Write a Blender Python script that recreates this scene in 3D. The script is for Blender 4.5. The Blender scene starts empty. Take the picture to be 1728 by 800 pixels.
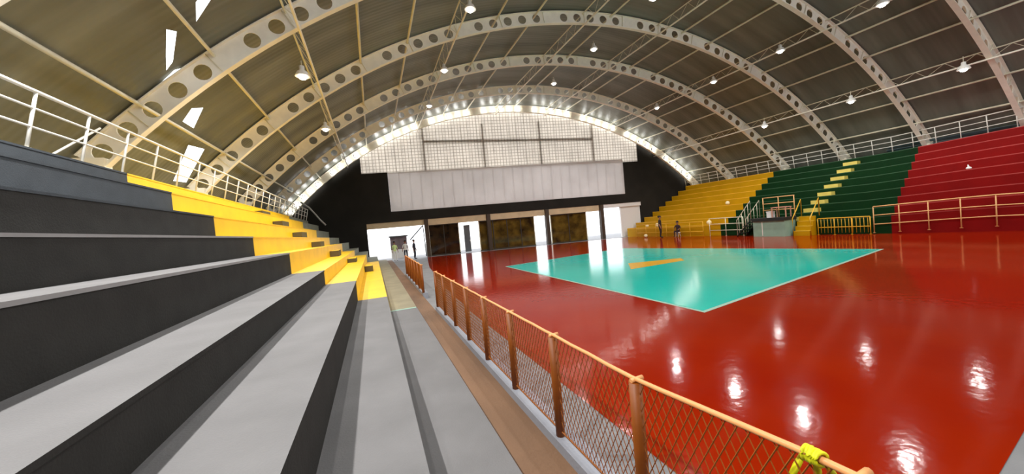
import bpy, bmesh, math, random
from mathutils import Vector, Matrix
from mathutils.geometry import delaunay_2d_cdt
random.seed(4)
S = bpy.context.scene
COL = S.collection
sin, cos, pi, rad = math.sin, math.cos, math.pi, math.radians

# ------------------------------------------------------------------ materials
def lin(c):
    return tuple(((v/255)/12.92 if v/255 <= .04045 else ((v/255+.055)/1.055)**2.4) for v in c)

MATS = {}
def mat(name, rgb, rough=.6, metal=0., var=.0, vscale=2., bump=0., bscale=20., rgb2=None, coat=0., vstretch=(1, 1, 1), detail=4.):
    m = bpy.data.materials.new(name); m.use_nodes = True
    nt = m.node_tree; N = nt.nodes; L = nt.links
    b = N['Principled BSDF']
    c1 = lin(rgb)
    b.inputs['Base Color'].default_value = (*c1, 1)
    b.inputs['Roughness'].default_value = rough
    b.inputs['Metallic'].default_value = metal
    b.inputs['Coat Weight'].default_value = coat
    b.inputs['Coat Roughness'].default_value = .12
    tc = N.new('ShaderNodeTexCoord')
    mp = N.new('ShaderNodeMapping'); mp.inputs['Scale'].default_value = vstretch
    L.new(tc.outputs['Object'], mp.inputs['Vector'])
    if var > 0 or rgb2:
        n = N.new('ShaderNodeTexNoise'); n.inputs['Scale'].default_value = vscale; n.inputs['Detail'].default_value = detail
        L.new(mp.outputs['Vector'], n.inputs['Vector'])
        r = N.new('ShaderNodeValToRGB')
        r.color_ramp.elements[0].position = .3; r.color_ramp.elements[1].position = .7
        if rgb2: ca, cb = c1, lin(rgb2)
        else:
            ca = tuple(v*(1-var) for v in c1); cb = tuple(min(1, v*(1+var)) for v in c1)
        r.color_ramp.elements[0].color = (*ca, 1); r.color_ramp.elements[1].color = (*cb, 1)
        L.new(n.outputs['Fac'], r.inputs['Fac']); L.new(r.outputs['Color'], b.inputs['Base Color'])
    if bump > 0:
        n2 = N.new('ShaderNodeTexNoise'); n2.inputs['Scale'].default_value = bscale; n2.inputs['Detail'].default_value = 3
        L.new(tc.outputs['Object'], n2.inputs['Vector'])
        bp = N.new('ShaderNodeBump'); bp.inputs['Strength'].default_value = bump; bp.inputs['Distance'].default_value = .05
        L.new(n2.outputs['Fac'], bp.inputs['Height']); L.new(bp.outputs['Normal'], b.inputs['Normal'])
        if coat: L.new(bp.outputs['Normal'], b.inputs['Coat Normal'])
    MATS[name] = m
    return m

def emis(name, rgb, strength):
    m = bpy.data.materials.new(name); m.use_nodes = True
    b = m.node_tree.nodes['Principled BSDF']
    b.inputs['Base Color'].default_value = (*lin(rgb), 1)
    b.inputs['Emission Color'].default_value = (*lin(rgb), 1)
    b.inputs['Emission Strength'].default_value = strength
    MATS[name] = m
    return m

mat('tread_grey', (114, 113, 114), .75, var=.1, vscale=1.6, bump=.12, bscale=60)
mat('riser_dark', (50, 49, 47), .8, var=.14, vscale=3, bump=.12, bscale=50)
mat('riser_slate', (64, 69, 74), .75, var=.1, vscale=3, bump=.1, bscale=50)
mat('nosing', (146, 144, 144), .7, var=.08, vscale=4)
mat('yellow_paint', (240, 196, 2), .55, var=.07, vscale=1.5, bump=.08, bscale=40)
mat('step_block', (84, 74, 46), .8, var=.1)
mat('end_grey', (126, 128, 112), .8, var=.15, vscale=2)
mat('stand_yellow', (188, 142, 4), .6, var=.07, vscale=1.2, bump=.08)
mat('stand_green', (2, 44, 12), .6, var=.15, vscale=1.2, bump=.08)
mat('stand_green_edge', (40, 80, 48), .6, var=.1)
mat('stand_red', (126, 3, 2), .6, var=.1, vscale=1.2, bump=.08)
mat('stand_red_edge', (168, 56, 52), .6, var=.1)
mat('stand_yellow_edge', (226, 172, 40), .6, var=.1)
mat('aisle_cream', (222, 200, 96), .6, var=.1)
mat('concrete', (128, 128, 130), .7, var=.16, vscale=.9, bump=.12, bscale=30)
mat('concrete_pale', (142, 145, 154), .6, var=.12, vscale=1.3, bump=.1, bscale=30)
mat('walk_brown', (118, 88, 64), .8, var=.22, vscale=1.6, bump=.15, bscale=30, vstretch=(1, .4, 1))
mat('apron_olive', (140, 132, 108), .8, var=.15, vscale=1.5)
mat('court_red', (146, 32, 1), .10, var=.1, vscale=.5, bump=.05, bscale=5., rgb2=(136, 22, 1))
MATS['court_red'].node_tree.nodes['Principled BSDF'].inputs['Specular IOR Level'].default_value = .08
mat('court_teal', (0, 192, 178), .15, var=.06, vscale=.35, bump=.04, bscale=1.6)
mat('court_line', (150, 190, 172), .35)
mat('court_yellow', (214, 160, 0), .25)
mat('steel_white', (246, 240, 224), .5, var=.05, vscale=3)
mat('steel_cream', (228, 222, 198), .5, var=.06, vscale=3)
mat('rail_white', (226, 224, 214), .45)
mat('rail_cream', (222, 170, 110), .5)
mat('rail_yellow', (216, 164, 30), .5)
mat('fence_orange', (138, 70, 4), .5, var=.1, vscale=8)
mat('fence_rail', (240, 168, 104), .45)
mat('net_orange', (150, 82, 10), .6)
mat('wall_charcoal', (42, 40, 36), .85, var=.18, vscale=.7, bump=.1)
mat('beige_beam', (206, 184, 148), .7, var=.12, vscale=1.2)
mat('column_brown', (62, 46, 30), .6, var=.1)
mat('white_paint', (236, 234, 232), .6)
mat('grey_leaf', (86, 88, 92), .5)
mat('dark_frame', (50, 40, 26), .5)
mat('lamp_white', (232, 230, 224), .4)
mat('cable_pale', (180, 176, 170), .6)
mat('podium_green', (136, 168, 150), .6, var=.12, vscale=2)
mat('podium_dark', (26, 30, 26), .7)
mat('table_pink', (206, 150, 128), .6)
mat('cream_item', (244, 226, 180), .5)
mat('ribbon_yellow', (226, 226, 20), .6, var=.15, vscale=30)
mat('skin', (150, 100, 76), .6)
mat('cloth_dark', (40, 24, 18), .8)
mat('cloth_maroon', (44, 20, 24), .8)
mat('cloth_lime', (206, 222, 150), .8)
mat('cloth_white', (226, 222, 214), .8)
mat('cloth_navy', (36, 38, 52), .8)
mat('hair_dark', (24, 18, 16), .7)
mat('ground_pale', (200, 198, 192), .8, var=.05)
mat('sign_grey', (124, 108, 112), .7, var=.2, vscale=3)
mat('foliage', (40, 62, 26), .7, var=.4, vscale=5)
emis('bulb_glow', (255, 250, 244), 16.)
emis('hole_glow', (255, 255, 252), 20.)  # added glow for the bright holes of the end arch

# roof sheeting: thin ribs running along the arches, sheets of slightly different tone
m = mat('roof_sheet', (100, 92, 76), .42, metal=.0)
nt = m.node_tree; N = nt.nodes; L = nt.links; b = N['Principled BSDF']
uv = N.new('ShaderNodeUVMap'); uv.uv_map = 'sheet'
sep = N.new('ShaderNodeSeparateXYZ'); L.new(uv.outputs['UV'], sep.inputs[0])
wv = N.new('ShaderNodeMath'); wv.operation = 'MULTIPLY'; wv.inputs[1].default_value = 2*pi/.22; L.new(sep.outputs['Y'], wv.inputs[0])
sn = N.new('ShaderNodeMath'); sn.operation = 'SINE'; L.new(wv.outputs[0], sn.inputs[0])
bp = N.new('ShaderNodeBump'); bp.inputs['Strength'].default_value = .12; bp.inputs['Distance'].default_value = .03
L.new(sn.outputs[0], bp.inputs['Height']); L.new(bp.outputs['Normal'], b.inputs['Normal'])
mp = N.new('ShaderNodeMapping'); mp.inputs['Scale'].default_value = (.12, 1.1, 1); L.new(uv.outputs['UV'], mp.inputs['Vector'])
nz = N.new('ShaderNodeTexNoise'); nz.inputs['Scale'].default_value = 1.; nz.inputs['Detail'].default_value = 5; L.new(mp.outputs[0], nz.inputs['Vector'])
rp = N.new('ShaderNodeValToRGB'); rp.color_ramp.elements[0].position = .3; rp.color_ramp.elements[1].position = .72
rp.color_ramp.elements[0].color = (*lin((94, 97, 89)), 1); rp.color_ramp.elements[1].color = (*lin((134, 137, 126)), 1)
L.new(nz.outputs['Fac'], rp.inputs['Fac']); L.new(rp.outputs['Color'], b.inputs['Base Color'])

def translucent(name, rgb, line=None, pitch=.5, width=.05, tr=.5):
    m = bpy.data.materials.new(name); m.use_nodes = True
    nt = m.node_tree; N = nt.nodes; L = nt.links
    N.remove(N['Principled BSDF'])
    out = N['Material Output']
    d = N.new('ShaderNodeBsdfDiffuse'); t = N.new('ShaderNodeBsdfTranslucent'); mx = N.new('ShaderNodeMixShader')
    mx.inputs[0].default_value = tr
    L.new(d.outputs[0], mx.inputs[1]); L.new(t.outputs[0], mx.inputs[2]); L.new(mx.outputs[0], out.inputs['Surface'])
    tc = N.new('ShaderNodeTexCoord')
    col = N.new('ShaderNodeMixRGB'); col.inputs[1].default_value = (*lin(rgb), 1); col.inputs[2].default_value = (*lin(line or rgb), 1)
    col.inputs[0].default_value = 0
    nz = N.new('ShaderNodeTexNoise'); nz.inputs['Scale'].default_value = .5; nz.inputs['Detail'].default_value = 4
    L.new(tc.outputs['Object'], nz.inputs['Vector'])
    if line:
        sp = N.new('ShaderNodeSeparateXYZ'); L.new(tc.outputs['Object'], sp.inputs[0])
        prev = None
        for ax in ('X', 'Z'):
            a = N.new('ShaderNodeMath'); a.operation = 'PINGPONG'; a.inputs[1].default_value = pitch/2; L.new(sp.outputs[ax], a.inputs[0])
            c = N.new('ShaderNodeMath'); c.operation = 'LESS_THAN'; c.inputs[1].default_value = width/2; L.new(a.outputs[0], c.inputs[0])
            if prev is None: prev = c
            else:
                mxx = N.new('ShaderNodeMath'); mxx.operation = 'MAXIMUM'; L.new(prev.outputs[0], mxx.inputs[0]); L.new(c.outputs[0], mxx.inputs[1]); prev = mxx
        L.new(prev.outputs[0], col.inputs[0])
    hv = N.new('ShaderNodeMixRGB'); hv.blend_type = 'MULTIPLY'; hv.inputs[0].default_value = .25
    L.new(col.outputs[0], hv.inputs[1]); L.new(nz.outputs['Fac'], hv.inputs[2])
    L.new(hv.outputs[0], d.inputs[0]); L.new(hv.outputs[0], t.inputs[0])
    MATS[name] = m
    return m
translucent('mesh_screen', (246, 240, 232), (196, 188, 178), .3, .05, .7)
translucent('banner_white', (236, 232, 230), tr=.42)
mat('mullion_grey', (160, 152, 144), .6)
translucent('louvre_pale', (150, 176, 186), tr=.4)

for k_ in ('stand_red', 'stand_green', 'stand_yellow', 'riser_dark', 'riser_slate', 'wall_charcoal'):
    MATS[k_].node_tree.nodes['Principled BSDF'].inputs['Specular IOR Level'].default_value = .15
# dark glazing: glossy; mottled brown colour stands in for reflections and dark things behind
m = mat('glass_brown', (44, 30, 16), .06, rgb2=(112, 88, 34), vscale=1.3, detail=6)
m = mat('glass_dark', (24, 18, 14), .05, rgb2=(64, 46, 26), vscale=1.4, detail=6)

# ------------------------------------------------------------------ mesh builder
def world_loc(o):
    p = Vector(o.location)
    while o.parent: o = o.parent; p += o.location
    return p
class MB:
    def __init__(s): s.v = []; s.f = []; s.mi = []; s.mats = []; s.sm = []
    def mid(s, m):
        if m not in s.mats: s.mats.append(m)
        return s.mats.index(m)
    def face(s, idx, m, smooth=False): s.f.append(idx); s.mi.append(s.mid(m)); s.sm.append(smooth)
    def poly(s, pts, m):
        o = len(s.v); s.v += [tuple(p) for p in pts]; s.face(list(range(o, o+len(pts))), m)
    def hexa(s, p, m, mt=None, mf=None):
        """p: 8 corners, bottom ring 0-3 counter-clockwise then top ring 4-7"""
        o = len(s.v); s.v += [tuple(q) for q in p]
        for k, q in enumerate(((3, 2, 1, 0), (4, 5, 6, 7), (0, 1, 5, 4), (1, 2, 6, 5), (2, 3, 7, 6), (3, 0, 4, 7))):
            mm = m
            if k == 1 and mt: mm = mt
            if k == 3 and mf: mm = mf
            s.face([o+i for i in q], mm)
    def box(s, x0, x1, y0, y1, z0, z1, m, mt=None, mf=None):
        s.hexa([(x0, y0, z0), (x1, y0, z0), (x1, y1, z0), (x0, y1, z0), (x0, y0, z1), (x1, y0, z1), (x1, y1, z1), (x0, y1, z1)], m, mt, mf)
    def tube(s, pts, r, m, n=8, caps=True):
        pts = [Vector(p) for p in pts]; rings = []
        rr = r if isinstance(r, (list, tuple)) else [r]*len(pts)
        for i, p in enumerate(pts):
            d = (pts[min(i+1, len(pts)-1)]-pts[max(i-1, 0)])
            if d.length < 1e-9: d = Vector((0, 0, 1))
            d.normalize()
            u = d.cross(Vector((0, 0, 1))) if abs(d.z) < .95 else d.cross(Vector((1, 0, 0)))
            u.normalize(); w = d.cross(u)
            o = len(s.v)
            for k in range(n):
                a = 2*pi*k/n; s.v.append(tuple(p+(u*cos(a)+w*sin(a))*rr[i]))
            rings.append(o)
        for a, c in zip(rings[:-1], rings[1:]):
            for k in range(n): s.face([a+k, a+(k+1) % n, c+(k+1) % n, c+k], m, n > 4)
        if caps:
            s.face([rings[0]+k for k in range(n)][::-1], m); s.face([rings[-1]+k for k in range(n)], m)
    def lathe(s, c, prof, m, n=20):
        c = Vector(c); rings = []
        for r, z in prof:
            o = len(s.v)
            for k in range(n):
                a = 2*pi*k/n; s.v.append((c.x+r*cos(a), c.y+r*sin(a), c.z+z))
            rings.append(o)
        for a, d in zip(rings[:-1], rings[1:]):
            for k in range(n): s.face([a+k, a+(k+1) % n, d+(k+1) % n, d+k], m, True)
        s.face([rings[0]+k for k in range(n)][::-1], m); s.face([rings[-1]+k for k in range(n)], m)
    def ball(s, c, r, m, n=14, k=9, sq=(1, 1, 1)):
        c = Vector(c); o = len(s.v)
        for i in range(1, k):
            t = pi*i/k
            for j in range(n):
                a = 2*pi*j/n; s.v.append((c.x+r*sq[0]*sin(t)*cos(a), c.y+r*sq[1]*sin(t)*sin(a), c.z+r*sq[2]*cos(t)))
        top = len(s.v); s.v.append((c.x, c.y, c.z+r*sq[2])); bot = len(s.v); s.v.append((c.x, c.y, c.z-r*sq[2]))
        for i in range(k-2):
            for j in range(n):
                s.face([o+i*n+j, o+(i+1)*n+j, o+(i+1)*n+(j+1) % n, o+i*n+(j+1) % n], m, True)
        for j in range(n):
            s.face([top, o+j, o+(j+1) % n], m, True); q = o+(k-2)*n
            s.face([bot, q+(j+1) % n, q+j], m, True)
    def build(s, name, parent=None, origin=None, fix=True):
        me = bpy.data.meshes.new(name)
        off = Vector(origin) if origin is not None else Vector((0, 0, 0))
        me.from_pydata([tuple(Vector(v)-off) for v in s.v], [], s.f)
        for mn in s.mats: me.materials.append(MATS[mn])
        me.polygons.foreach_set('material_index', s.mi); me.polygons.foreach_set('use_smooth', s.sm)
        me.update()
        if fix:
            bm = bmesh.new(); bm.from_mesh(me); bmesh.ops.recalc_face_normals(bm, faces=bm.faces); bm.to_mesh(me); bm.free()
        o = bpy.data.objects.new(name, me); COL.objects.link(o)
        o.location = off
        if parent:
            o.parent = parent
            o.location = off-world_loc(parent)
        return o

def tag(o, label=None, cat=None, group=None, kind=None):
    if label: o['label'] = label
    if cat: o['category'] = cat
    if group: o['group'] = group
    if kind: o['kind'] = kind
    return o
def empty(name, loc, label, cat, group=None):
    e = bpy.data.objects.new(name, None); COL.objects.link(e); e.location = loc; e.empty_display_size = .2
    return tag(e, label, cat, group)
def structure(o, label=None):
    return tag(o, label, None, None, 'structure')

# ------------------------------------------------------------------ camera (2.25 m above the court)
Hc = 2.25
f_px, yaw, pitch, roll = 600., -0.37151479, -0.03100396, -0.08886523
B0 = Matrix(((1, 0, 0), (0, 0, -1), (0, 1, 0)))
Mr = Matrix.Rotation(yaw, 3, 'Z') @ Matrix.Rotation(pitch, 3, 'X') @ B0 @ Matrix.Rotation(roll, 3, 'Z')
cam = bpy.data.cameras.new('camera'); co = bpy.data.objects.new('camera', cam); COL.objects.link(co)
cam.sensor_fit = 'HORIZONTAL'; cam.sensor_width = 36; cam.lens = f_px/1728*36; cam.clip_start = .05; cam.clip_end = 300
co.matrix_world = Matrix.Translation((0, 0, Hc)) @ Mr.to_4x4()
S.camera = co

# ------------------------------------------------------------------ hall geometry
XC, ZC, R_IN, R_OUT = 13.35, -15.9+Hc, 27.2, 27.85          # centre and radii of the roof arches
XL, XR = -6.3, 33.
ARCH = [(-9., -6.), (-3.2, -1.6), (2.4, 3.4), (7.95, 7.75), (13.15, 11.5), (19.3, 15.8), (25.4, 20.0), (31.2, 25.1), (36.9, 29.3)]
def arch_y(a, x):
    return ARCH[a][0]+(x-XL)/(XR-XL)*(ARCH[a][1]-ARCH[a][0])
def vy(v, x):
    i = max(0, min(len(ARCH)-2, int(math.floor(v)))); t = v-i
    return arch_y(i, x)*(1-t)+arch_y(i+1, x)*t
def pol(deg, R):
    a = rad(deg); return XC+R*sin(a), ZC+R*cos(a)
def wall_y(x): return arch_y(8, x)+.45

# ------------------------------------------------------------------ floor
def band(mb, pts, z, m, t=.004):
    n = len(pts); o = len(mb.v)
    mb.v += [(x, y, z) for x, y in pts]
    mb.face(list(range(o, o+n)), m)
mb = MB()
mb.box(-8.5, 36., -11., 40., -.3, 0, 'concrete')
far = lambda x: wall_y(x)-.9
band(mb, [(2.22, .95), (5.2, 1.3), (26.2, 3.8), (34, 4.7), (34, far(34)), (26.5, far(26.5)), (4.6, far(4.6)), (3.3, 24), (2.5, 14), (2.3, 9)], .004, 'court_red')
q = [(6.52, 5.67), (18.96, 7.84), (16.18, 20.46), (6.75, 18.83)]
c = Vector((sum(p[0] for p in q)/4, sum(p[1] for p in q)/4))
band(mb, q, .008, 'court_line')
band(mb, [tuple(c+(Vector(p)-c)*.985) for p in q], .011, 'court_teal')
band(mb, [(9.84, 11.99), (12.92, 12.1), (13.5, 12.85), (11.01, 13.58)], .014, 'court_yellow')
structure(mb.build('floor', fix=False), 'glossy red sports floor with a teal court and grey concrete margin')

mb = MB(); mb.box(-40, 70, 36.5, 90, -.5, -.32, 'ground_pale'); mb.box(-60, -8.6, -15, 36.5, -.5, -.32, 'ground_pale'); mb.box(36.2, 90, -15, 36.5, -.5, -.32, 'ground_pale')
structure(mb.build('floor_outside'), 'pale paved ground outside the hall')

# ------------------------------------------------------------------ left bleachers
LX = [.9525, .2025, -.5475, -1.2975, -2.0475, -2.7975, -3.5475, -4.2975, -5.0475, -7.9]
LZ = [.20, .57, 1.128, 1.514, 2.072, 2.563, 3.137, 3.75, 4.22]
YG, YY = 10.7, 27.5                                          # grey ends / yellow ends
ble = empty('bleachers', (LX[-1], 10, 0), 'stepped concrete bleachers in the left foreground, grey near and yellow farther back', 'bleachers')
def section(lab):
    e = bpy.data.objects.new('seating_section', None); COL.objects.link(e); e.parent = ble; e['label'] = lab
    return e
def tier(par, x0, x1, y0, y1, z, zr, mt, mr, mn, mlow=None):
    """one step: body, painted riser and a lighter nosing along its front edge"""
    mb = MB()
    nz = .035
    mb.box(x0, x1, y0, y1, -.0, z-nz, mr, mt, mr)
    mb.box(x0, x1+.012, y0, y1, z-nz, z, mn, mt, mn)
    return mb.build('tier', par, fix=True)
g = section('near grey section of the bleachers'); y_ = None
for i in range(9):
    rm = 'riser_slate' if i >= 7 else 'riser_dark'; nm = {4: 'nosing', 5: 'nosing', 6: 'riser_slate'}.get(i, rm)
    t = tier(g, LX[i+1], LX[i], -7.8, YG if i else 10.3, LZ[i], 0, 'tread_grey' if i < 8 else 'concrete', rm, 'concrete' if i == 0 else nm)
g = section('bright yellow section of the bleachers')
for i in range(9):
    if i == 0: tier(g, LX[1], LX[0], 10.42, 34.6, LZ[0], 0, 'apron_olive', 'apron_olive', 'apron_olive')
    else: tier(g, LX[i+1], LX[i], YG, YY, LZ[i], 0, 'yellow_paint', 'yellow_paint', 'yellow_paint')
mb = MB(); mb.box(LX[1]+.01, LX[0], 10.3, 10.42, 0, LZ[0]+.004, 'court_line'); mb.build('threshold_strip', ble)
for i in range(1, 8):
    mb = MB(); xb = LX[i+1]
    x1 = xb+.40; z0 = LZ[i]; z1 = z0+(LZ[i+1]-z0)*.52
    mb.box(xb+.012, x1, 19.6, 21.0, z0, z1, 'step_block', 'yellow_paint', 'step_block')
    mb.build('step_block', g)
g = section('unpainted grey section of the bleachers beside the end wall')
for i in range(1, 9): tier(g, LX[i+1], LX[i], YY, 34.9, LZ[i], 0, 'end_grey', 'end_grey', 'end_grey')

# brown gutter walk and the pale kerb under the fence
mb = MB(); mb.box(.9525, 1.43, -7.8, 34.5, .0, .10, 'walk_brown'); structure(mb.build('trim_1'), 'brown stained walkway between bleachers and fence')
mb = MB(); mb.box(1.43, 1.64, -7.8, 10.0, .0, .20, 'concrete_pale'); mb.box(1.43, 1.6, 12.6, 20, .0, .20, 'concrete_pale'); structure(mb.build('trim_2'), 'pale kerb carrying the orange fence')

# ------------------------------------------------------------------ railings
def railing(name, loc, pts_base, lean, heights, top_r, r, m, label, post_step, cat='railing', group=None, post_m=None, ys=None):
    """pts_base: function y -> (x, z); rails follow it between y0 and y1"""
    e = empty(name, loc, label, cat, group)
    y0, y1 = ys; n = max(2, round((y1-y0)/post_step)); step = (y1-y0)/n
    H = heights[-1]
    for k, h in enumerate(heights):
        mb = MB(); P = []
        for j in range(n+1):
            y = y0+j*step; x, z = pts_base(y); P.append((x+lean*h/H, y, z+h))
        mb.tube(P, top_r if k == len(heights)-1 else r, m, 8)
        mb.build('top_rail' if k == len(heights)-1 else 'mid_rail', e)
    for j in range(n+1):
        y = y0+j*step; x, z = pts_base(y)
        mb = MB(); mb.tube([(x, y, z), (x+lean, y, z+H)], .024, post_m or m, 8); mb.lathe((x, y, z), [(.06, 0), (.06, .012)], m, 10); mb.build('post', e)
    return e
lr = railing('railing', (-5.1, 10, 4.22), lambda y: (-5.12, 4.22), .2, (.36, .66, .93), .032, .02, 'rail_white',
             'white three-bar railing along the top of the left bleachers', 1.19, ys=(-1.22, 34.5))
mb = MB(); mb.tube([(-5.6, 9.3, 4.2), (-5.35, 10.6, 5.2)], .022, 'rail_white'); mb.build('brace', lr)

# ------------------------------------------------------------------ right bleachers
def xb(y):
    P = [(-11, 27.6), (4, 27.4), (7, 27.0), (10, 26.3), (14, 25.9), (32, 25.2)]
    for (a, xa), (b_, xbb) in zip(P[:-1], P[1:]):
        if y <= b_: return xa+(xbb-xa)*(y-a)/(b_-a)
    return P[-1][1]
def zrise(y): return max(0., min(.24, (12.5-y)/5*.24))
RT = 9
def rx(i, y): return 26+.8*i+(xb(y)-26)*max(0, 1-i/3.)
def rz(i, y): return .9+.5*i+zrise(y)
rble = empty('bleachers', (30, 15, 0), 'tall stepped bleachers across the court, painted yellow, green and red', 'bleachers')
def rsection(y0, y1, mt, mr, mn, lab):
    e = bpy.data.objects.new('seating_section', None); COL.objects.link(e); e.parent = rble; e['label'] = lab
    for i in range(RT):
        mb = MB(); last = i == RT-1
        ya_, yb_ = (q(i) if callable(q) else q for q in (y0, y1))
        ys = [ya_]
        while ys[-1] < yb_-1e-6: ys.append(min(yb_, ys[-1]+1.5))
        for ya, yb in zip(ys[:-1], ys[1:]):
            for za, zb, m_, ff in ((None, -.045, mr, 0), (-.045, 0., mn, .012)):
                P = []
                for top in (0, 1):
                    for (bk, y) in ((1, ya), (0, ya), (0, yb), (1, yb)):
                        x = (34.65 if last else rx(i+1, y)) if bk else rx(i, y)+ff
                        z = (0 if za is None else rz(i, y)+za) if not top else rz(i, y)+zb
                        P.append((x, y, z))
                mb.hexa(P, m_, mt, m_)
        mb.build('tier', e)
    return e
rb = lambda i: 10.5+.13*i
rsection(-5.2, rb, 'stand_red', 'stand_red', 'stand_red_edge', 'red section')
rsection(rb, 14.35, 'stand_green', 'stand_green', 'stand_green_edge', 'green section right of the aisle')
rsection(15.25, 20.25, 'stand_green', 'stand_green', 'stand_green_edge', 'green section left of the aisle')
rsection(20.25, lambda i: wall_y(min(34.6, 26+.8*(i+1 if i < 8 else 10)))-.1, 'stand_yellow', 'stand_yellow', 'stand_yellow_edge', 'yellow section')
ai = rsection(14.35, 15.25, 'stand_green', 'stand_green', 'stand_green_edge', 'stepped aisle with cream treads')
for i in range(RT-1):
    mb = MB(); x1 = rx(i+1, 14.8)
    mb.box(x1-.42, x1+.0, 14.4, 15.2, rz(i, 14.8), rz(i, 14.8)+.25, 'aisle_cream')
    mb.build('step_block', ai)
rr_ = railing('railing', (32.5, 10, 4.9), lambda y: (32.55, rz(8, y)), -.15, (.36, .66, .98), .032, .022, 'rail_white',
              'white three-bar railing along the top of the right bleachers', 1.0, ys=(-2., 29.5))

# front rails of the right bleachers
railing('railing', (26, 5, 0), lambda y: (xb(y)-.12, zrise(y)), 0, (.48, .98, 1.46), .032, .026, 'rail_cream',
        'pale orange three-bar railing in front of the red seats', 1.0, ys=(-1.85, 11.15))
e = railing('railing', (26, 12.5, 0), lambda y: (xb(y)-.12, 0), 0, (.45, 1.0), .032, .026, 'rail_yellow',
            'yellow barred railing in front of the green seats', .8, ys=(11.3, 13.7))
for k in range(14):
    y = 11.4+k*.165; mb = MB(); mb.tube([(xb(y)-.12, y, .1), (xb(y)-.12, y, .98)], .014, 'rail_yellow', 6); mb.build('bar', e)
railing('railing', (25.5, 19, 0), lambda y: (xb(y)-.12, 0), 0, (.45, .95, 1.4), .028, .022, 'steel_cream',
        'cream railing in front of the dark green seats, left of the podium', 1.5, ys=(18.35, 21.1))
railing('railing', (25.3, 25, 0), lambda y: (xb(y)-.25, 0), 0, (.4, .8, 1.2), .03, .022, 'rail_yellow',
        'yellow railing in front of the yellow seats', 1.3, ys=(21.6, 29.2))

# stair wall in front of the aisle
e = empty('stair_block', (25.5, 14.2, 0), 'yellow stair block at the foot of the cream aisle', 'stairs')
mb = MB()
for k in range(4): mb.box(25.2+.2*k, 25.93, 13.85, 14.75, .0+.3*k, .3*(k+1), 'stand_yellow', 'aisle_cream')
mb.build('steps', e)
for y in (13.8, 14.8):
    mb = MB(); mb.tube([(25.25, y, 0), (25.25, y, 1.1), (26.2, y, 2.3), (26.2, y, 1.2)], .03, 'rail_yellow', 8); mb.build('handrail', e)

# podium with table, box, railing and stairs
e = empty('podium', (25.2, 15.9, 0), 'pale green podium in front of the green seats', 'podium')
mb = MB(); mb.box(24.7, 25.8, 14.95, 17.0, 0, 1.05, 'podium_green'); mb.box(24.68, 24.7, 16.35, 16.4, .05, 1.0, 'rail_white'); mb.build('front', e)
mb = MB(); mb.box(24.6, 25.85, 14.9, 17.05, 1.05, 1.25, 'podium_dark'); mb.build('deck', e)
e = empty('railing', (25.84, 15.9, 1.25), 'pale orange railing along the back of the podium', 'railing')
for z in (1.75, 2.2, 2.62):
    mb = MB(); mb.tube([(25.84, 14.95, z), (25.84, 17.0, z)], .028, 'rail_cream'); mb.build('rail', e)
for y in (14.98, 15.95, 16.97):
    mb = MB(); mb.tube([(25.84, y, 1.25), (25.84, y, 2.62)], .028, 'rail_cream'); mb.build('post', e)
e = empty('steel_stair', (25.2, 17.5, 0), 'small dark steel stair climbing to the left side of the podium', 'stairs')
for k in range(5):
    mb = MB(); mb.box(24.75, 25.7, 18.2-.22*k-.22, 18.2-.22*k, .25*(k+1)-.05, .25*(k+1), 'podium_dark'); mb.build('step', e)
for x in (24.75, 25.7):
    mb = MB(); mb.tube([(x, 18.25, 0), (x, 17.12, 1.25)], .04, 'podium_dark'); mb.build('stringer', e)
    mb = MB(); mb.tube([(x, 18.2, .1), (x, 18.2, 1.2), (x, 17.15, 2.5), (x, 17.15, 1.3)], .025, 'steel_cream'); mb.build('handrail', e)
    for k in range(4):
        mb = MB(); y = 18.05-.24*k; mb.tube([(x, y, .2+.28*k), (x, y, 1.35+.3*k)], .014, 'steel_cream', 6); mb.build('baluster', e)
e = empty('table', (25.3, 15.3, 1.25), 'small pinkish table standing on the podium', 'table')
mb = MB(); mb.box(25.0, 25.6, 15.0, 15.95, 1.88, 1.94, 'table_pink'); mb.build('tabletop', e)
for x in (25.05, 25.55):
    for y in (15.05, 15.9):
        mb = MB(); mb.box(x-.025, x+.025, y-.025, y+.025, 1.25, 1.88, 'table_pink'); mb.build('leg', e)
mb = MB(); mb.box(25.1, 25.5, 16.0, 16.3, 1.25, 1.62, 'white_paint'); mb.box(25.08, 25.52, 15.98, 16.32, 1.62, 1.68, 'white_paint')
tag(mb.build('box', origin=(25.3, 16.15, 1.25)), 'small white box with a lid standing on the podium', 'box')

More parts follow.
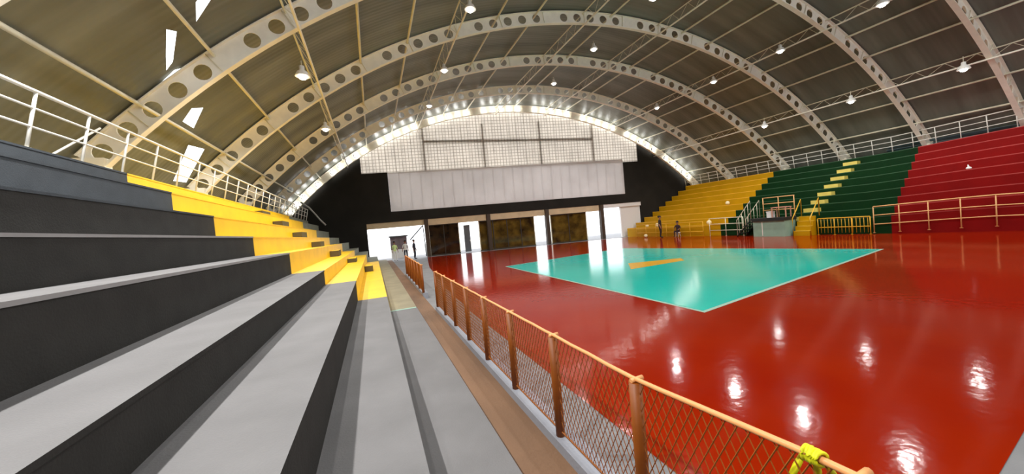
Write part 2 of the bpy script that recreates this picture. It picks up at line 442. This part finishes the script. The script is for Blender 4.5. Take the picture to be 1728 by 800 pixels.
# ------------------------------------------------------------------ roof arches with round holes
def make_arch(a, label):
    e = empty('roof_arch', (XL, arch_y(a, XL), 3.), label, 'arch', 'perforated roof arches')
    A0, A1 = -47.5, 47.5
    web = MB(); st = 'steel_white'
    ncell = 54; dA = (A1-A0)/ncell; rm = (R_IN+R_OUT)/2
    hr = .232; nh = 20
    def P(ang, R, off):
        x, z = pol(ang, R); return (x, arch_y(a, x)+off, z)
    for c_ in range(ncell):
        a0 = A0+c_*dA; am = a0+dA/2; a1 = a0+dA
        solid = c_ % 6 == 5
        half = rad(dA/2)*rm; hh = (R_OUT-R_IN)/2
        for off in (-.012, .012):
            o = len(web.v)
            if solid:
                web.v += [P(a0, R_IN, off), P(a1, R_IN, off), P(a1, R_OUT, off), P(a0, R_OUT, off)]
                web.face([o, o+1, o+2, o+3], st); continue
            for k in range(nh):
                t = 2*pi*k/nh; dx, dz = cos(t), sin(t)
                s_ = min(half/max(abs(dx), 1e-9), hh/max(abs(dz), 1e-9))
                web.v.append(P(am+math.degrees(dx*hr/rm), rm+dz*hr, off))
                web.v.append(P(am+math.degrees(dx*s_/rm), rm+dz*s_, off))
            for k in range(nh):
                k2 = (k+1) % nh; web.face([o+2*k, o+2*k+1, o+2*k2+1, o+2*k2], st)
            # corner fillers
            for cx, cz in ((1, 1), (-1, 1), (-1, -1), (1, -1)):
                ang = math.atan2(cz*hh, cx*half) % (2*pi); k = int(ang/(2*pi/nh)); k2 = (k+1) % nh
                q_ = len(web.v); web.v.append(P(am+cx*dA/2, rm+cz*hh, off)); web.face([o+2*k+1, q_, o+2*k2+1], st)
        if not solid:
            o2 = o-2*nh
            o_prev = o-2*nh-4
            for k in range(nh):
                k2 = (k+1) % nh
                web.face([o_prev+2*k, o_prev+2*k2, o+2*k2, o+2*k], st)
    web.build('web', e, fix=False)
    for R, nm in ((R_IN, 'bottom_flange'), (R_OUT, 'top_flange')):
        mb = MB(); n = 64
        for k in range(n):
            b0, b1 = A0+(A1-A0)*k/n, A0+(A1-A0)*(k+1)/n
            mb.hexa([P(b0, R-.015, -.11), P(b1, R-.015, -.11), P(b1, R-.015, .11), P(b0, R-.015, .11), P(b0, R+.015, -.11), P(b1, R+.015, -.11), P(b1, R+.015, .11), P(b0, R+.015, .11)], st)
        mb.build(nm, e)
    for c_ in range(2, ncell, 3):
        ang = A0+c_*dA; mb = MB()
        mb.tube([P(ang, R_IN, -.06), P(ang, R_OUT, -.06)], .018, 'steel_cream', 6); mb.build('stiffener', e)
    for ang, x_ in ((A0, 1), (A1, -1)):
        x, z = pol(ang, R_IN+.3); y = arch_y(a, x); zt = 4.22 if x < 0 else rz(8, y)
        mb = MB(); mb.box(x-.35, x+.35, y-.16, y+.16, zt-.02, max(z+.15, zt+.2), st); mb.box(x-.5, x+.5, y-.3, y+.3, zt, zt+.06, st); mb.build('foot', e)
    return e
al = {1: 'white perforated roof arch over the stands behind the viewer', 2: 'white perforated roof arch just outside the frame at the near end',
      3: 'white perforated roof arch whose right leg stands at the right edge of the photo', 4: 'large white perforated arch crossing the top left corner, closest on the left',
      5: 'white perforated roof arch second closest on the left', 6: 'white perforated roof arch in the middle of the hall, third closest on the left',
      7: 'white perforated roof arch just in front of the lit one at the end wall', 8: 'bright white roof arch at the end wall, outlined with glowing spots added in its holes'}
for a in range(2, 9): make_arch(a, al[a])

# glowing balls added for the bright holes of the end arch, also lighting the roof
e = empty('arch_glow', (XL, arch_y(8, XL), 4), 'row of round glowing spots added in the holes of the end wall arch', 'lights')
for c_ in range(54):
    if c_ % 6 == 5: continue
    ang = -47.5+(c_+.5)*95/54; x, z = pol(ang, 27.5)
    mb = MB(); mb.ball((x, arch_y(8, x)-.09, z), (.165), 'hole_glow', 10, 6, (1, .6, 1)); mb.build('bulb', e)  # glowing ball standing in for a bright hole

# ------------------------------------------------------------------ purlins
PUR = [-43.3, -38.4, -33.3, -28.2, -23., -18.2, -12.7, -7.9, -1.9, 1.9, 8.6, 12.4, 16.8, 22.8, 26.6, 30.8, 35.6, 39.4, 43.6]
TRUSS = {-33.3, -18.2, -1.9, 8.6, 22.8, 35.6}
ordn = ['lowest', 'second', 'third', 'fourth', 'fifth', 'sixth', 'seventh', 'eighth', 'ninth']
def purlin_y1(x): return arch_y(8, x)+.3
for k, ang in enumerate(PUR):
    left = ang < 1.5
    idx = k if left else len(PUR)-1-k
    side = 'left' if left else 'right'
    w_ = ordn[idx] if idx < 9 else 'tenth'
    y0 = -5.5
    if ang in TRUSS:
        xo, zo = pol(ang, 27.74); xi, zi = pol(ang, 27.1)
        e = empty('truss_purlin', (xi, 10, zi), f'pale latticed roof purlin, {w_} up from the {side} railing', 'purlin', 'roof purlins')
        y1 = purlin_y1(xi)
        mb = MB(); mb.tube([(xo, y0, zo), (xo, y1, zo)], .035, 'steel_cream', 6); mb.build('top_chord', e)
        mb = MB(); mb.tube([(xi, y0, zi), (xi, y1, zi)], .045, 'steel_white', 6); mb.build('bottom_chord', e)
        mb = MB(); y = y0; P = []; s_ = 0
        while y < y1: P.append((xo, y, zo) if s_ else (xi, y, zi)); s_ ^= 1; y += .55
        for p, q_ in zip(P[:-1], P[1:]): mb.tube([p, q_], .011, 'steel_cream', 4, False)
        mb.build('lacing', e)
    else:
        xo, zo = pol(ang, 27.72); y1 = purlin_y1(xo)
        mb = MB(); mb.tube([(xo, y0, zo), (xo, y1, zo)], .055, 'steel_cream', 6)
        tag(mb.build('purlin', origin=(xo, 10, zo)), f'plain pale roof purlin, {w_} up from the {side} railing', 'purlin', 'roof purlins')

# ------------------------------------------------------------------ roof skin with daylight gaps on the left
RS = 27.92
A0, A1 = -50.5, 50.5
pts = []; edges = []
def vof(ang, y):
    x, _ = pol(ang, RS)
    lo, hi = 0., 8.
    for _i in range(40):
        mid = (lo+hi)/2
        if vy(mid, x) < y: lo = mid
        else: hi = mid
    return lo
holes = [
    [(-44.2, 16.9), (-43.9, 18.0), (-47.2, 19.1), (-47.4, 18.2)],
    [(-41.8, 15.1), (-41.3, 15.5), (-42.9, 16.2), (-42.9, 15.4)],
    [(-39.3, 11.5), (-39.0, 11.75), (-40.3, 12.65), (-40.9, 12.8), (-40.3, 12.3)],
    [(-36.4, 10.95), (-36.3, 11.25), (-37.9, 11.8), (-37.3, 11.2)],
    [(-40.6, 12.98), (-40.2, 13.1), (-41.2, 13.25), (-41.6, 13.1)],
]
HV = [[(a, vof(a, y)) for a, y in h] for h in holes]
na = 101
for i in range(na+1):
    for j in range(0, 8*6+1):
        pts.append(Vector((A0+(A1-A0)*i/na, j/6*10)))   # v scaled by ten for a better shaped triangulation
base = len(pts)
for h in HV:
    o = len(pts); n = len(h)
    pts += [Vector((a, v*10)) for a, v in h]; edges += [(o+k, o+(k+1) % n) for k in range(n)]
vo, eo, fo, _, _, _ = delaunay_2d_cdt(pts, edges, [], 0, 1e-5)
def inside(p, poly):
    r_ = False; n = len(poly)
    for k in range(n):
        (x0, y0), (x1, y1) = poly[k], poly[(k+1) % n]
        if (y0 > p[1]) != (y1 > p[1]) and p[0] < (x1-x0)*(p[1]-y0)/(y1-y0)+x0: r_ = not r_
    return r_
HS = [[(a, v*10) for a, v in h] for h in HV]
V3 = []
for p in vo:
    x, z = pol(p.x, RS); V3.append((x, vy(p.y/10, x)+(.5 if p.y > 79.9 else 0), z))
F3 = []
for f_ in fo:
    cx = sum(vo[i].x for i in f_)/len(f_); cy = sum(vo[i].y for i in f_)/len(f_)
    if any(inside((cx, cy), h) for h in HS): continue
    F3.append(list(f_))
me = bpy.data.meshes.new('ceiling'); me.from_pydata(V3, [], F3); me.materials.append(MATS['roof_sheet'])
ul = me.uv_layers.new(name='sheet')
for lp in me.loops:
    p = vo[lp.vertex_index]; ul.data[lp.index].uv = (rad(p.x)*RS, V3[lp.vertex_index][1])
me.polygons.foreach_set('use_smooth', [True]*len(me.polygons))
roof = bpy.data.objects.new('ceiling', me); COL.objects.link(roof)
structure(roof, 'dark barrel-vaulted sheet metal roof with daylight gaps on the left')

# eave walls beside the top walkways and the wall behind the viewer
mb = MB(); x, z = pol(-50.5, RS)
mb.box(x-.15, x, -9.5, wall_y(x), -.3, z+.1, 'wall_charcoal'); structure(mb.build('wall_left'))
mb = MB(); x, z = pol(50.5, RS)
mb.box(x, x+.15, -6.5, wall_y(x), -.3, z+.1, 'wall_charcoal'); structure(mb.build('wall_right'))
mb = MB()
n = 60
def wb_piece(a_, b_, z0a, z0b, z1a, z1b):
    (x0, _), (x1, _) = pol(a_, RS+.05), pol(b_, RS+.05)
    mb.hexa([(x0, arch_y(0, x0)-.2, z0a), (x1, arch_y(0, x1)-.2, z0b), (x1, arch_y(0, x1), z0b), (x0, arch_y(0, x0), z0a),
             (x0, arch_y(0, x0)-.2, z1a), (x1, arch_y(0, x1)-.2, z1b), (x1, arch_y(0, x1), z1b), (x0, arch_y(0, x0), z1a)], 'wall_charcoal')
for k in range(n):
    a_, b_ = -50.5+101*k/n, -50.5+101*(k+1)/n
    z0, z1 = pol(a_, RS+.05)[1], pol(b_, RS+.05)[1]
    if abs(a_+b_)/2 < 29:  # unseen high opening, added to let daylight onto the near faces of the arches
        wb_piece(a_, b_, -.3, -.3, 5.2, 5.2); wb_piece(a_, b_, z0-.5, z1-.5, z0, z1)
    else: wb_piece(a_, b_, -.3, -.3, z0, z1)
structure(mb.build('wall_back'))
# pale louvres behind the right railing
e = empty('window_1', (33.9, 9, 4.9), None, None); e['kind'] = 'structure'
for k in range(5):
    mb = MB(); z = 5.15+.22*k
    mb.hexa([(33.6, 3., z), (33.8, 3., z-.12), (33.8, 13.5, z-.12), (33.6, 13.5, z), (33.6, 3., z+.02), (33.8, 3., z-.1), (33.8, 13.5, z-.1), (33.6, 13.5, z+.02)], 'louvre_pale')
    mb.build('slat', e)

# ------------------------------------------------------------------ end wall (sheared boxes: x along the wall, d in front of it)
def WB(mb, x0, x1, d0, d1, z0, z1, m):
    mb.hexa([(x0, wall_y(x0)-d1, z0), (x1, wall_y(x1)-d1, z0), (x1, wall_y(x1)-d0, z0), (x0, wall_y(x0)-d0, z0),
             (x0, wall_y(x0)-d1, z1), (x1, wall_y(x1)-d1, z1), (x1, wall_y(x1)-d0, z1), (x0, wall_y(x0)-d0, z1)], m)
Z = lambda z: z+Hc
mb = MB()
zt, zb = Z(1.39), Z(2.36)
def arc_z(x): return ZC+math.sqrt(max(0, RS**2-(x-XC)**2))
def wall_prism(x0, x1, zlo, cap=None, n=12):
    for k in range(n):
        a_, b_ = x0+(x1-x0)*k/n, x0+(x1-x0)*(k+1)/n
        za, zb_ = arc_z(a_)+.02, arc_z(b_)+.02
        if cap: za, zb_ = min(za, cap), min(zb_, cap)
        mb.hexa([(a_, wall_y(a_)-.05, zlo), (b_, wall_y(b_)-.05, zlo), (b_, wall_y(b_)+.2, zlo), (a_, wall_y(a_)+.2, zlo),
                 (a_, wall_y(a_)-.05, za), (b_, wall_y(b_)-.05, zb_), (b_, wall_y(b_)+.2, zb_), (a_, wall_y(a_)+.2, za)], 'wall_charcoal')
wall_prism(-8.3, -.45, -.3); wall_prism(27.3, 35., -.3)
wall_prism(-.45, 27.3, zt, zb+.02)
wall_prism(-.45, 1.85, zb, Z(6.1)); wall_prism(25.5, 27.3, zb, Z(5.75))
structure(mb.build('wall_far'), 'charcoal end wall around the screen and the glazed openings')
# mesh screen up to the arch
def sheet(name, x0, x1, zlo, zcap, off, m, n=30, zl2=None, parent=None, th=.03):
    mb = MB()
    for k in range(n):
        a_, b_ = x0+(x1-x0)*k/n, x0+(x1-x0)*(k+1)/n
        l0 = zlo+((zl2 if zl2 is not None else zlo)-zlo)*k/n; l1 = zlo+((zl2 if zl2 is not None else zlo)-zlo)*(k+1)/n
        za, zb_ = min(arc_z(a_)-.1, zcap), min(arc_z(b_)-.1, zcap)
        mb.hexa([(a_, wall_y(a_)-off-th, l0), (b_, wall_y(b_)-off-th, l1), (b_, wall_y(b_)-off, l1), (a_, wall_y(a_)-off, l0),
                 (a_, wall_y(a_)-off-th, za), (b_, wall_y(b_)-off-th, zb_), (b_, wall_y(b_)-off, zb_), (a_, wall_y(a_)-off, za)], m)
    return mb.build(name, parent)
e = empty('window_2', (13, wall_y(13), 8), 'pale gridded translucent screen filling the arch above the banner', None); e['kind'] = 'structure'
sheet('screen', 1.85, 25.5, Z(6.0), 99, .0, 'mesh_screen', parent=e, zl2=Z(5.7))
sheet('side_screen', -.45, 1.85, Z(6.1), 99, .0, 'mesh_screen', n=4, parent=e)
sheet('side_screen', 25.5, 27.3, Z(5.62), 99, .0, 'mesh_screen', n=4, parent=e)
for x in (5.35, 11.07, 16.8, 22.4):
    mb = MB(); WB(mb, x-.09, x+.09, -.16, -.04, Z(5.9), min(Z(10.4), arc_z(x)-.4), 'mullion_grey'); mb.build('mullion', e)
mb = MB(); 
mb.hexa([(5.3, wall_y(5.3)+.04, Z(8.75)), (22.4, wall_y(22.4)+.04, Z(8.25)), (22.4, wall_y(22.4)+.16, Z(8.25)), (5.3, wall_y(5.3)+.16, Z(8.75)),
         (5.3, wall_y(5.3)+.04, Z(9.0)), (22.4, wall_y(22.4)+.04, Z(8.5)), (22.4, wall_y(22.4)+.16, Z(8.5)), (5.3, wall_y(5.3)+.16, Z(9.0))], 'mullion_grey')
mb.build('transom', e)
o = sheet('banner', 1.85, 25.5, zb, Z(6.06), .12, 'banner_white', n=24)
tag(o, 'wide plain white banner hung on the end wall below the screen', 'banner')
# columns, beams, partitions under the wall
for k, x in enumerate((4.9, 10.85, 16.8, 22.7)):
    mb = MB(); WB(mb, x-.17, x+.17, -.1, .3, 0, zt, 'column_brown')
    structure(mb.build(f'wall_pier_{k+1}' if False else 'column'), ['first', 'second', 'third', 'fourth'][k]+' brown column of the end wall from the left')
mb = MB(); WB(mb, -.45, 4.73, -.5, -.05, Z(.85), zt, 'beige_beam')
for x0, x1 in ((5.07, 10.68), (11.02, 16.63), (16.97, 22.53)):
    WB(mb, x0, x1, -.5, .0, Z(.78), zt, 'beige_beam')
WB(mb, 22.87, 27.3, -.5, .0, Z(1.0), zt, 'white_paint')
structure(mb.build('trim_3'), 'beige beams over the openings in the end wall')
def partition(x0, x1, n, m, label):
    e = empty('glass_partition', ((x0+x1)/2, wall_y((x0+x1)/2), 0), label, 'partition')
    mb = MB(); WB(mb, x0+.06, x1-.06, -.32, -.28, .02, Z(.76), m); mb.build('pane', e)
    for k in range(n+1):
        x = x0+.03+(x1-x0-.06)*k/n; mb = MB(); WB(mb, x-.035, x+.035, -.36, -.24, 0, Z(.78), 'steel_cream' if k in (0, n) else 'dark_frame'); mb.build('mullion', e)
    mb = MB(); WB(mb, x0, x1, -.36, -.24, Z(.70), Z(.78), 'dark_frame'); mb.build('top_frame', e)
    mb = MB(); WB(mb, x0, x1, -.36, -.24, 0, .12, 'dark_frame'); mb.build('bottom_frame', e)
partition(5.1, 8.0, 2, 'glass_dark', 'dark brown glazed partition right of the first column')
partition(9.95, 15.6, 4, 'glass_brown', 'wide dark glazed partition around the second column')
partition(17.3, 21.2, 2, 'glass_brown', 'brownish glazed partition right of the third column')
mb = MB(); WB(mb, 8.55, 9.15, -.7, -.64, 0.05, Z(.5), 'grey_leaf'); o = structure(mb.build('door_1'), 'narrow grey door leaf in the white opening')
mb = MB(); WB(mb, 9.05, 9.1, -.64, -.58, 1.1, 1.25, 'rail_white'); mb.build('door_handle', o)
mb = MB(); WB(mb, 25.05, 27.3, -.4, -.2, 0, Z(1.0), 'white_paint'); structure(mb.build('wall_far_side'), 'white wall piece at the right end of the openings')
# what stands outside the openings
e = empty('kiosk', (2.4, wall_y(2.4)+2.2, -.3), 'small grey hatch kiosk seen through the leftmost bright opening', 'kiosk')
mb = MB(); WB(mb, 1.6, 3.2, -2.9, -2.2, -.32, .9, 'white_paint'); mb.build('counter', e)
mb = MB(); WB(mb, 1.6, 3.2, -2.9, -2.3, .9, 2.15, 'sign_grey'); mb.build('hatch', e)
mb = MB(); WB(mb, 1.5, 3.3, -3.0, -2.0, 2.15, 2.3, 'grey_leaf'); mb.build('canopy', e)
e = empty('awning_strut', (4.2, wall_y(4.2)+1.2, 1.7), 'slanting grey strut hanging in the leftmost bright opening', 'strut')
mb = MB(); y_ = wall_y(4)+1.2; mb.tube([(3.4, y_, 1.75), (4.75, y_-.1, 3.1)], .06, 'grey_leaf'); mb.build('bar', e)
mb = MB(); mb.tube([(4.75, y_-.1, 3.1), (4.85, y_-.1, -.3)], .05, 'grey_leaf'); mb.build('pole', e)

# hanging cable by the left foot of the end arch
mb = MB(); mb.tube([(-5.5, 35.4, 5.9), (-4.9, 35.2, 5.4), (-4.4, 35.0, 4.7), (-4.1, 34.8, 4.25), (-3.7, 34.7, 3.76)], .07, 'cable_pale', 8)
tag(mb.build('cable', origin=(-4.4, 35, 4.7)), 'pale drooping cable at the left foot of the end arch', 'cable')

# ------------------------------------------------------------------ orange mesh fence
def fence(name, y0, y1, x0, x1, nposts, label, lift=0., zb_=.2, H=.985):
    e = empty(name, (x0, (y0+y1)/2, zb_), label, 'fence')
    X = lambda y: x0+(x1-x0)*(y-y0)/(y1-y0)
    U = lambda y: lift*max(0., min(1., (1.9-y)/1.1))
    for k in range(nposts):
        y = y0+(y1-y0)*k/(nposts-1)
        mb = MB(); mb.tube([(X(y), y, zb_-.0), (X(y), y, zb_+H+U(y)-.02)], .044, 'fence_orange', 10)
        mb.tube([(X(y)-.035, y, zb_+H+U(y)-.01), (X(y)+.06, y, zb_+H+U(y)-.005)], .016, 'fence_rail', 8); mb.build('post', e)
    n = 40
    mb = MB(); mb.tube([(X(y0+(y1-y0)*k/n), y0+(y1-y0)*k/n, zb_+H+U(y0+(y1-y0)*k/n)-.006*abs(sin(k*1.7))) for k in range(n+1)], .015, 'fence_rail', 8); mb.build('top_rail', e)
    mb = MB(); mb.tube([(X(y0), y0, zb_+.05), (X(y1), y1, zb_+.05)], .009, 'net_orange', 6); mb.build('bottom_wire', e)
    mb = MB(); c_ = .062; h0, h1 = zb_+.04, zb_+H-.02; hh = h1-h0; t = .0036
    for s_ in (1, -1):
        y = y0-hh
        while y < y1+hh:
            a_, b_ = (y, h0), (y+s_*hh*.55, h1)
            # clip to the panel
            pts_ = []
            for u in (0, 1):
                pts_.append([a_[0]+(b_[0]-a_[0])*u, a_[1]+(b_[1]-a_[1])*u])
            (ya, za), (yb, zc_) = pts_
            if ya != yb:
                def clip(yv): return za+(zc_-za)*(yv-ya)/(yb-ya)
                for q_ in pts_:
                    if q_[0] < y0: q_[1] = clip(y0); q_[0] = y0
                    if q_[0] > y1: q_[1] = clip(y1); q_[0] = y1
            (ya, za), (yb, zc_) = pts_
            if abs(zc_-za) > .01 and h0-.01 <= min(za, zc_) and max(za, zc_) <= h1+.01:
                mb.tube([(X(ya)+.002*s_, ya, za+U(ya)*(za-h0)/hh), (X(yb)+.002*s_, yb, zc_+U(yb)*(zc_-h0)/hh)], t, 'net_orange', 4, False)
            y += c_
    mb.build('net', e, fix=False)
    return e
fence('mesh_fence', -.434, 9.95, 1.5, 1.5, 10, 'long orange mesh fence in the foreground beside the walkway', .085)
fence('mesh_fence', 12.7, 19.6, 1.46, 1.5, 7, 'short orange mesh fence farther back, beyond the gap')
# extend the near fence past the frame with one more post behind the tied one
e = empty('ribbon', (1.5, .86, 1.15), 'bright yellow ribbon knotted round the fence rail at the bottom edge', 'ribbon')
mb = MB()
for k in range(6):
    y = .833+.0105*k; tl = random.uniform(-.012, .012)
    mb.tube([(1.5+.026*cos(t), y+tl*cos(t), 1.262+.026*sin(t)) for t in [2*pi*q_/14 for q_ in range(15)]], random.uniform(.007, .010), 'ribbon_yellow', 6)
mb.build('wrap', e)
mb = MB(); mb.ball((1.53, .86, 1.255), .02, 'ribbon_yellow', 10, 7, (1, 1.2, .9)); mb.build('knot', e)
for dy, dx in ((-.02, .03), (.05, -.02), (.015, .02)):
    mb = MB(); P = [(1.535, .86+dy, 1.24), (1.545+dx, .86+dy*1.6, 1.16), (1.54+dx*1.4, .86+dy*2.2, 1.07), (1.545+dx, .86+dy*2, .99)]
    mb.tube(P, [.011, .015, .012, .006], 'ribbon_yellow', 6); mb.build('tail', e)

# ------------------------------------------------------------------ high bay lamps
ROWS = {-37: ('upper left tiers', -3.3, 7.7), -34.2: ('left bleachers', -1.76, 8.15), -18: ('left side of the court', 4.65, 11.4), 3.1: ('crown of the roof', 13.95, 12.83), 22.5: ('far side of the court', 23.0, 11.0), 35.85: ('right bleachers', 28.4, 8.1)}
YS = {-37: [6., .5], -34.2: [14.3, 20.8], -18: [14.4, 20.2, 26., 8.8, 3], 3.1: [13.75, 18.85, 24.15, 8.8, 3.2],
      22.5: [9.1, 13.55, 17.9, 23.2, 3.6], 35.85: [8.37, 12.9, 18.15, 3.8]}
POW = 1000.
words = ['first', 'second', 'third', 'fourth', 'fifth', 'sixth']
for ang, (nm, x, z) in ROWS.items():
    ysr = sorted(YS[ang])
    for y in ysr:
        k = ysr.index(y)
        e = empty('high_bay_lamp', (x, y, z), f'{words[len(ysr)-1-k]} white lamp from the end wall, row over the {nm}', 'lamp', 'high bay lamps under the roof')
        mb = MB(); mb.lathe((x, y, z), [(.24, -.02), (.24, 0.0), (.17, .14), (.09, .2), (.085, .34), (.05, .36)], 'lamp_white', 18); mb.build('shade', e)
        mb = MB(); mb.ball((x, y, z-.05), .13, 'bulb_glow', 12, 8, (1, 1, .6)); mb.build('bulb', e)
        zr = ZC+math.sqrt(26.97**2-(x-XC)**2)
        mb = MB(); mb.tube([(x, y, z+.35), (x, y, zr)], .012, 'steel_cream', 6); mb.build('rod', e)
        ld = bpy.data.lights.new('lamp_light', 'SPOT'); ld.energy = POW*{-37: 1.9, -34.2: 1.1, -18: .38, 22.5: .75, 35.85: .22}.get(ang, 1.); ld.spot_size = rad(165); ld.spot_blend = .6; ld.shadow_soft_size = .1
        ld.color = (1., .975, .94)
        lo = bpy.data.objects.new('lamp_light', ld); COL.objects.link(lo); lo.parent = e; lo.location = (0, 0, -.2)

# ------------------------------------------------------------------ small things on the right
for (x, y, z, s_, lab) in ((25.02, 27.2, 1.1, .1, ''),):
    pass
def ball_on(p, r, label):
    mb = MB(); mb.ball((p[0], p[1], p[2]+r), r, 'cream_item', 14, 9); tag(mb.build('ball', origin=p), label, 'ball')
ball_on((rx(3, 20.9)+.4, 21.9, rz(3, 21.9)), .17, 'small cream ball resting high on the yellow seats')
ball_on((rx(0, 21.6)+.35, 21.5, rz(0, 21.5)), .19, 'small cream ball on the lowest yellow tier beside the green seats')

ball_on((25.55, 28.2, .9), .16, 'cream ball on the lowest yellow tier, nearest the white wall')
ball_on((24.3, 27.1, 0), .17, 'cream ball on the floor left of the standing person in brown')
ball_on((25.6, 26.9, .9), .19, 'large cream ball on the lowest yellow tier, left of the standing person')
mb = MB(); p = (rx(4, 8.7)+.35, 8.7, rz(4, 8.7)); mb.ball((p[0], p[1], p[2]+.07), .09, 'white_paint', 9, 6, (1, 1.2, .8)); mb.tube([(p[0], p[1], p[2]+.1), (p[0]+.02, p[1]+.03, p[2]+.26)], [.05, .015], 'white_paint', 6)
tag(mb.build('bag', origin=p), 'small white knotted bag lying on the red seats', 'bag')
# ------------------------------------------------------------------ people
def person(loc, face, top, bottom, label, pose='stand', arms='down', hold=None):
    root = empty('person', loc, label, 'person')
    root.rotation_euler = (0, 0, face)
    V = []; E = []; Rr = []
    def add(p, r, par=None):
        V.append(Vector(p)); Rr.append(r); i = len(V)-1
        if par is not None: E.append((par, i))
        return i
    sit = pose == 'sit'
    hz = .93 if not sit else .52
    pel = add((0, 0, hz), .14)
    sp = add((0, .0, hz+.22), .125, pel); ch = add((0, .01, hz+.42), .145, sp); nk = add((0, .0, hz+.55), .06, ch); hd0 = add((0, -.01, hz+.64), .075, nk)
    hd = add((0, -.02, hz+.74), .105, hd0); add((0, -.015, hz+.82), .08, hd)
    for s_ in (1, -1):
        hip = add((.09*s_, 0, hz-.04), .1, pel)
        if sit:
            kn = add((.12*s_, -.42, hz), .065, hip); an = add((.12*s_, -.42, .09), .042, kn)
            add((.13*s_, -.58, .04), .035, an)
        else:
            kn = add((.11*s_, -.03, .5), .062, hip); an = add((.11*s_, .02, .09), .042, kn); add((.13*s_, -.15, .04), .035, an)
        sh = add((.19*s_, .0, hz+.46), .062, ch)
        if sit: el = add((.25*s_, -.06, hz+.22), .045, sh); wr = add((.16*s_, -.3, hz+.12), .03, el); d = Vector((-.02*s_, -.09, -.01))
        else: el = add((.25*s_, .03, hz+.19), .045, sh); wr = add((.27*s_, -.05, hz-.05), .03, el); d = Vector((0, -.02, -.09))
        pm = add(Vector(V[wr])+d*.8, .03, wr)
        for f_ in range(4):
            o_ = Vector((0, (f_-1.5)*.02, 0)) if not sit else Vector(((f_-1.5)*.02, 0, 0))
            ln = (.8, 1., .95, .7)[f_]
            k1 = add(Vector(V[pm])+d*.45*ln+o_, .009, pm); add(Vector(V[k1])+d*.4*ln+Vector((-.012*s_, -.006, 0)), .008, k1)
        th = add(Vector(V[wr])+d*.5+Vector((-.02*s_, -.03, 0)), .011, wr); add(Vector(V[th])+d*.35+Vector((-.005*s_, -.01, 0)), .009, th)
    me = bpy.data.meshes.new('body'); me.from_pydata([tuple(v) for v in V], E, [])
    o = bpy.data.objects.new('body', me); COL.objects.link(o)
    sk = o.modifiers.new('skin', 'SKIN'); sv = me.skin_vertices[0].data if me.skin_vertices else None
    if sv is None:
        me.skin_vertices.new() if hasattr(me.skin_vertices, 'new') else None
        sv = me.skin_vertices[0].data
    for i, r in enumerate(Rr): sv[i].radius = (r, r*.85)
    sv[0].use_root = True
    o.modifiers.new('sub', 'SUBSURF').levels = 1
    dg = bpy.context.evaluated_depsgraph_get(); dg.update()
    nm_ = bpy.data.meshes.new_from_object(o.evaluated_get(dg))
    bpy.data.objects.remove(o); 
    nm_.materials.clear()
    for m_ in ('skin', top, bottom, 'hair_dark'): nm_.materials.append(MATS[m_])
    for p in nm_.polygons:
        c = p.center; p.use_smooth = True
        wx = abs(c.x)
        if sit: leg = c.z < hz+.02 and c.y < .15
        else: leg = c.z < hz-.0 and wx < .21
        if c.z > hz+.55: p.material_index = 0
        elif leg: p.material_index = 3 if c.z < .075 else 2
        elif c.z > hz+.2 or wx < .17: p.material_index = 1
        else: p.material_index = 0
    b_ = bpy.data.objects.new('body', nm_); COL.objects.link(b_); b_.parent = root
    # face: nose, ears, hair cap
    mb = MB(); mb.ball((0, .015, hz+.80), .118, 'hair_dark', 14, 8, (.95, 1, .85)); h = mb.build('hair'); h.parent = root
    mb = MB(); mb.ball((0, -.118, hz+.735), .022, 'skin', 8, 6, (.8, 1, 1.4))
    for s_ in (1, -1): mb.ball((s_*.1, 0, hz+.74), .03, 'skin', 8, 6, (.4, .8, 1.2))
    h = mb.build('face'); h.parent = root
    for s_ in (1, -1):
        mb = MB(); mb.ball((s_*.036, -.108, hz+.77), .013, 'hair_dark', 8, 6); h = mb.build('eye'); h.parent = root
    mb = MB(); mb.ball((0, -.108, hz+.69), .024, 'cloth_maroon', 8, 6, (1, .4, .3)); h = mb.build('mouth'); h.parent = root
    return root
person((24.1, 25.0, 0), rad(40), 'cloth_dark', 'cloth_dark', 'person in dark brown clothes standing before the yellow seats').scale = (1.3, 1.3, 1.1)
person((25.0, 23.9, 0), rad(-70), 'cloth_maroon', 'cloth_maroon', 'person in dark clothes sitting on a low stool before the yellow seats', 'sit')
e = empty('stool', (25.0, 23.9, 0), 'low pale stool under the sitting person', 'stool')
mb = MB(); mb.lathe((25.0, 23.9, .34), [(.2, 0), (.21, .03), (.2, .06)], 'white_paint', 16); mb.build('seat', e)
for k in range(4):
    t = pi/4+k*pi/2; mb = MB(); mb.tube([(25+.13*cos(t), 23.9+.13*sin(t), .34), (25+.2*cos(t), 23.9+.2*sin(t), 0)], .018, 'white_paint', 8); mb.build('leg', e)
person((1.75, 34.2, 0), rad(20), 'cloth_lime', 'cloth_white', 'person in a pale lime shirt standing at the leftmost opening')
person((2.7, 34.3, 0), rad(-15), 'cloth_white', 'cloth_navy', 'person in a white shirt and dark trousers at the leftmost opening')
person((3.45, 33.9, 0), rad(60), 'cloth_navy', 'cloth_navy', 'person in dark clothes standing behind the short orange fence')

# ------------------------------------------------------------------ world, exposure
w = bpy.data.worlds.new('sky'); S.world = w; w.use_nodes = True
bg = w.node_tree.nodes['Background']; bg.inputs[0].default_value = (.93, .96, 1., 1); bg.inputs[1].default_value = 3.2
vs = S.view_settings
vs.view_transform = 'Standard'; vs.look = 'None'; vs.gamma = 1; vs.use_curve_mapping = False; vs.exposure = 0.
S.cycles.max_bounces = 10; S.cycles.diffuse_bounces = 6; S.cycles.glossy_bounces = 4
S.cycles.use_denoising = True
S.cycles.sample_clamp_indirect = 6.
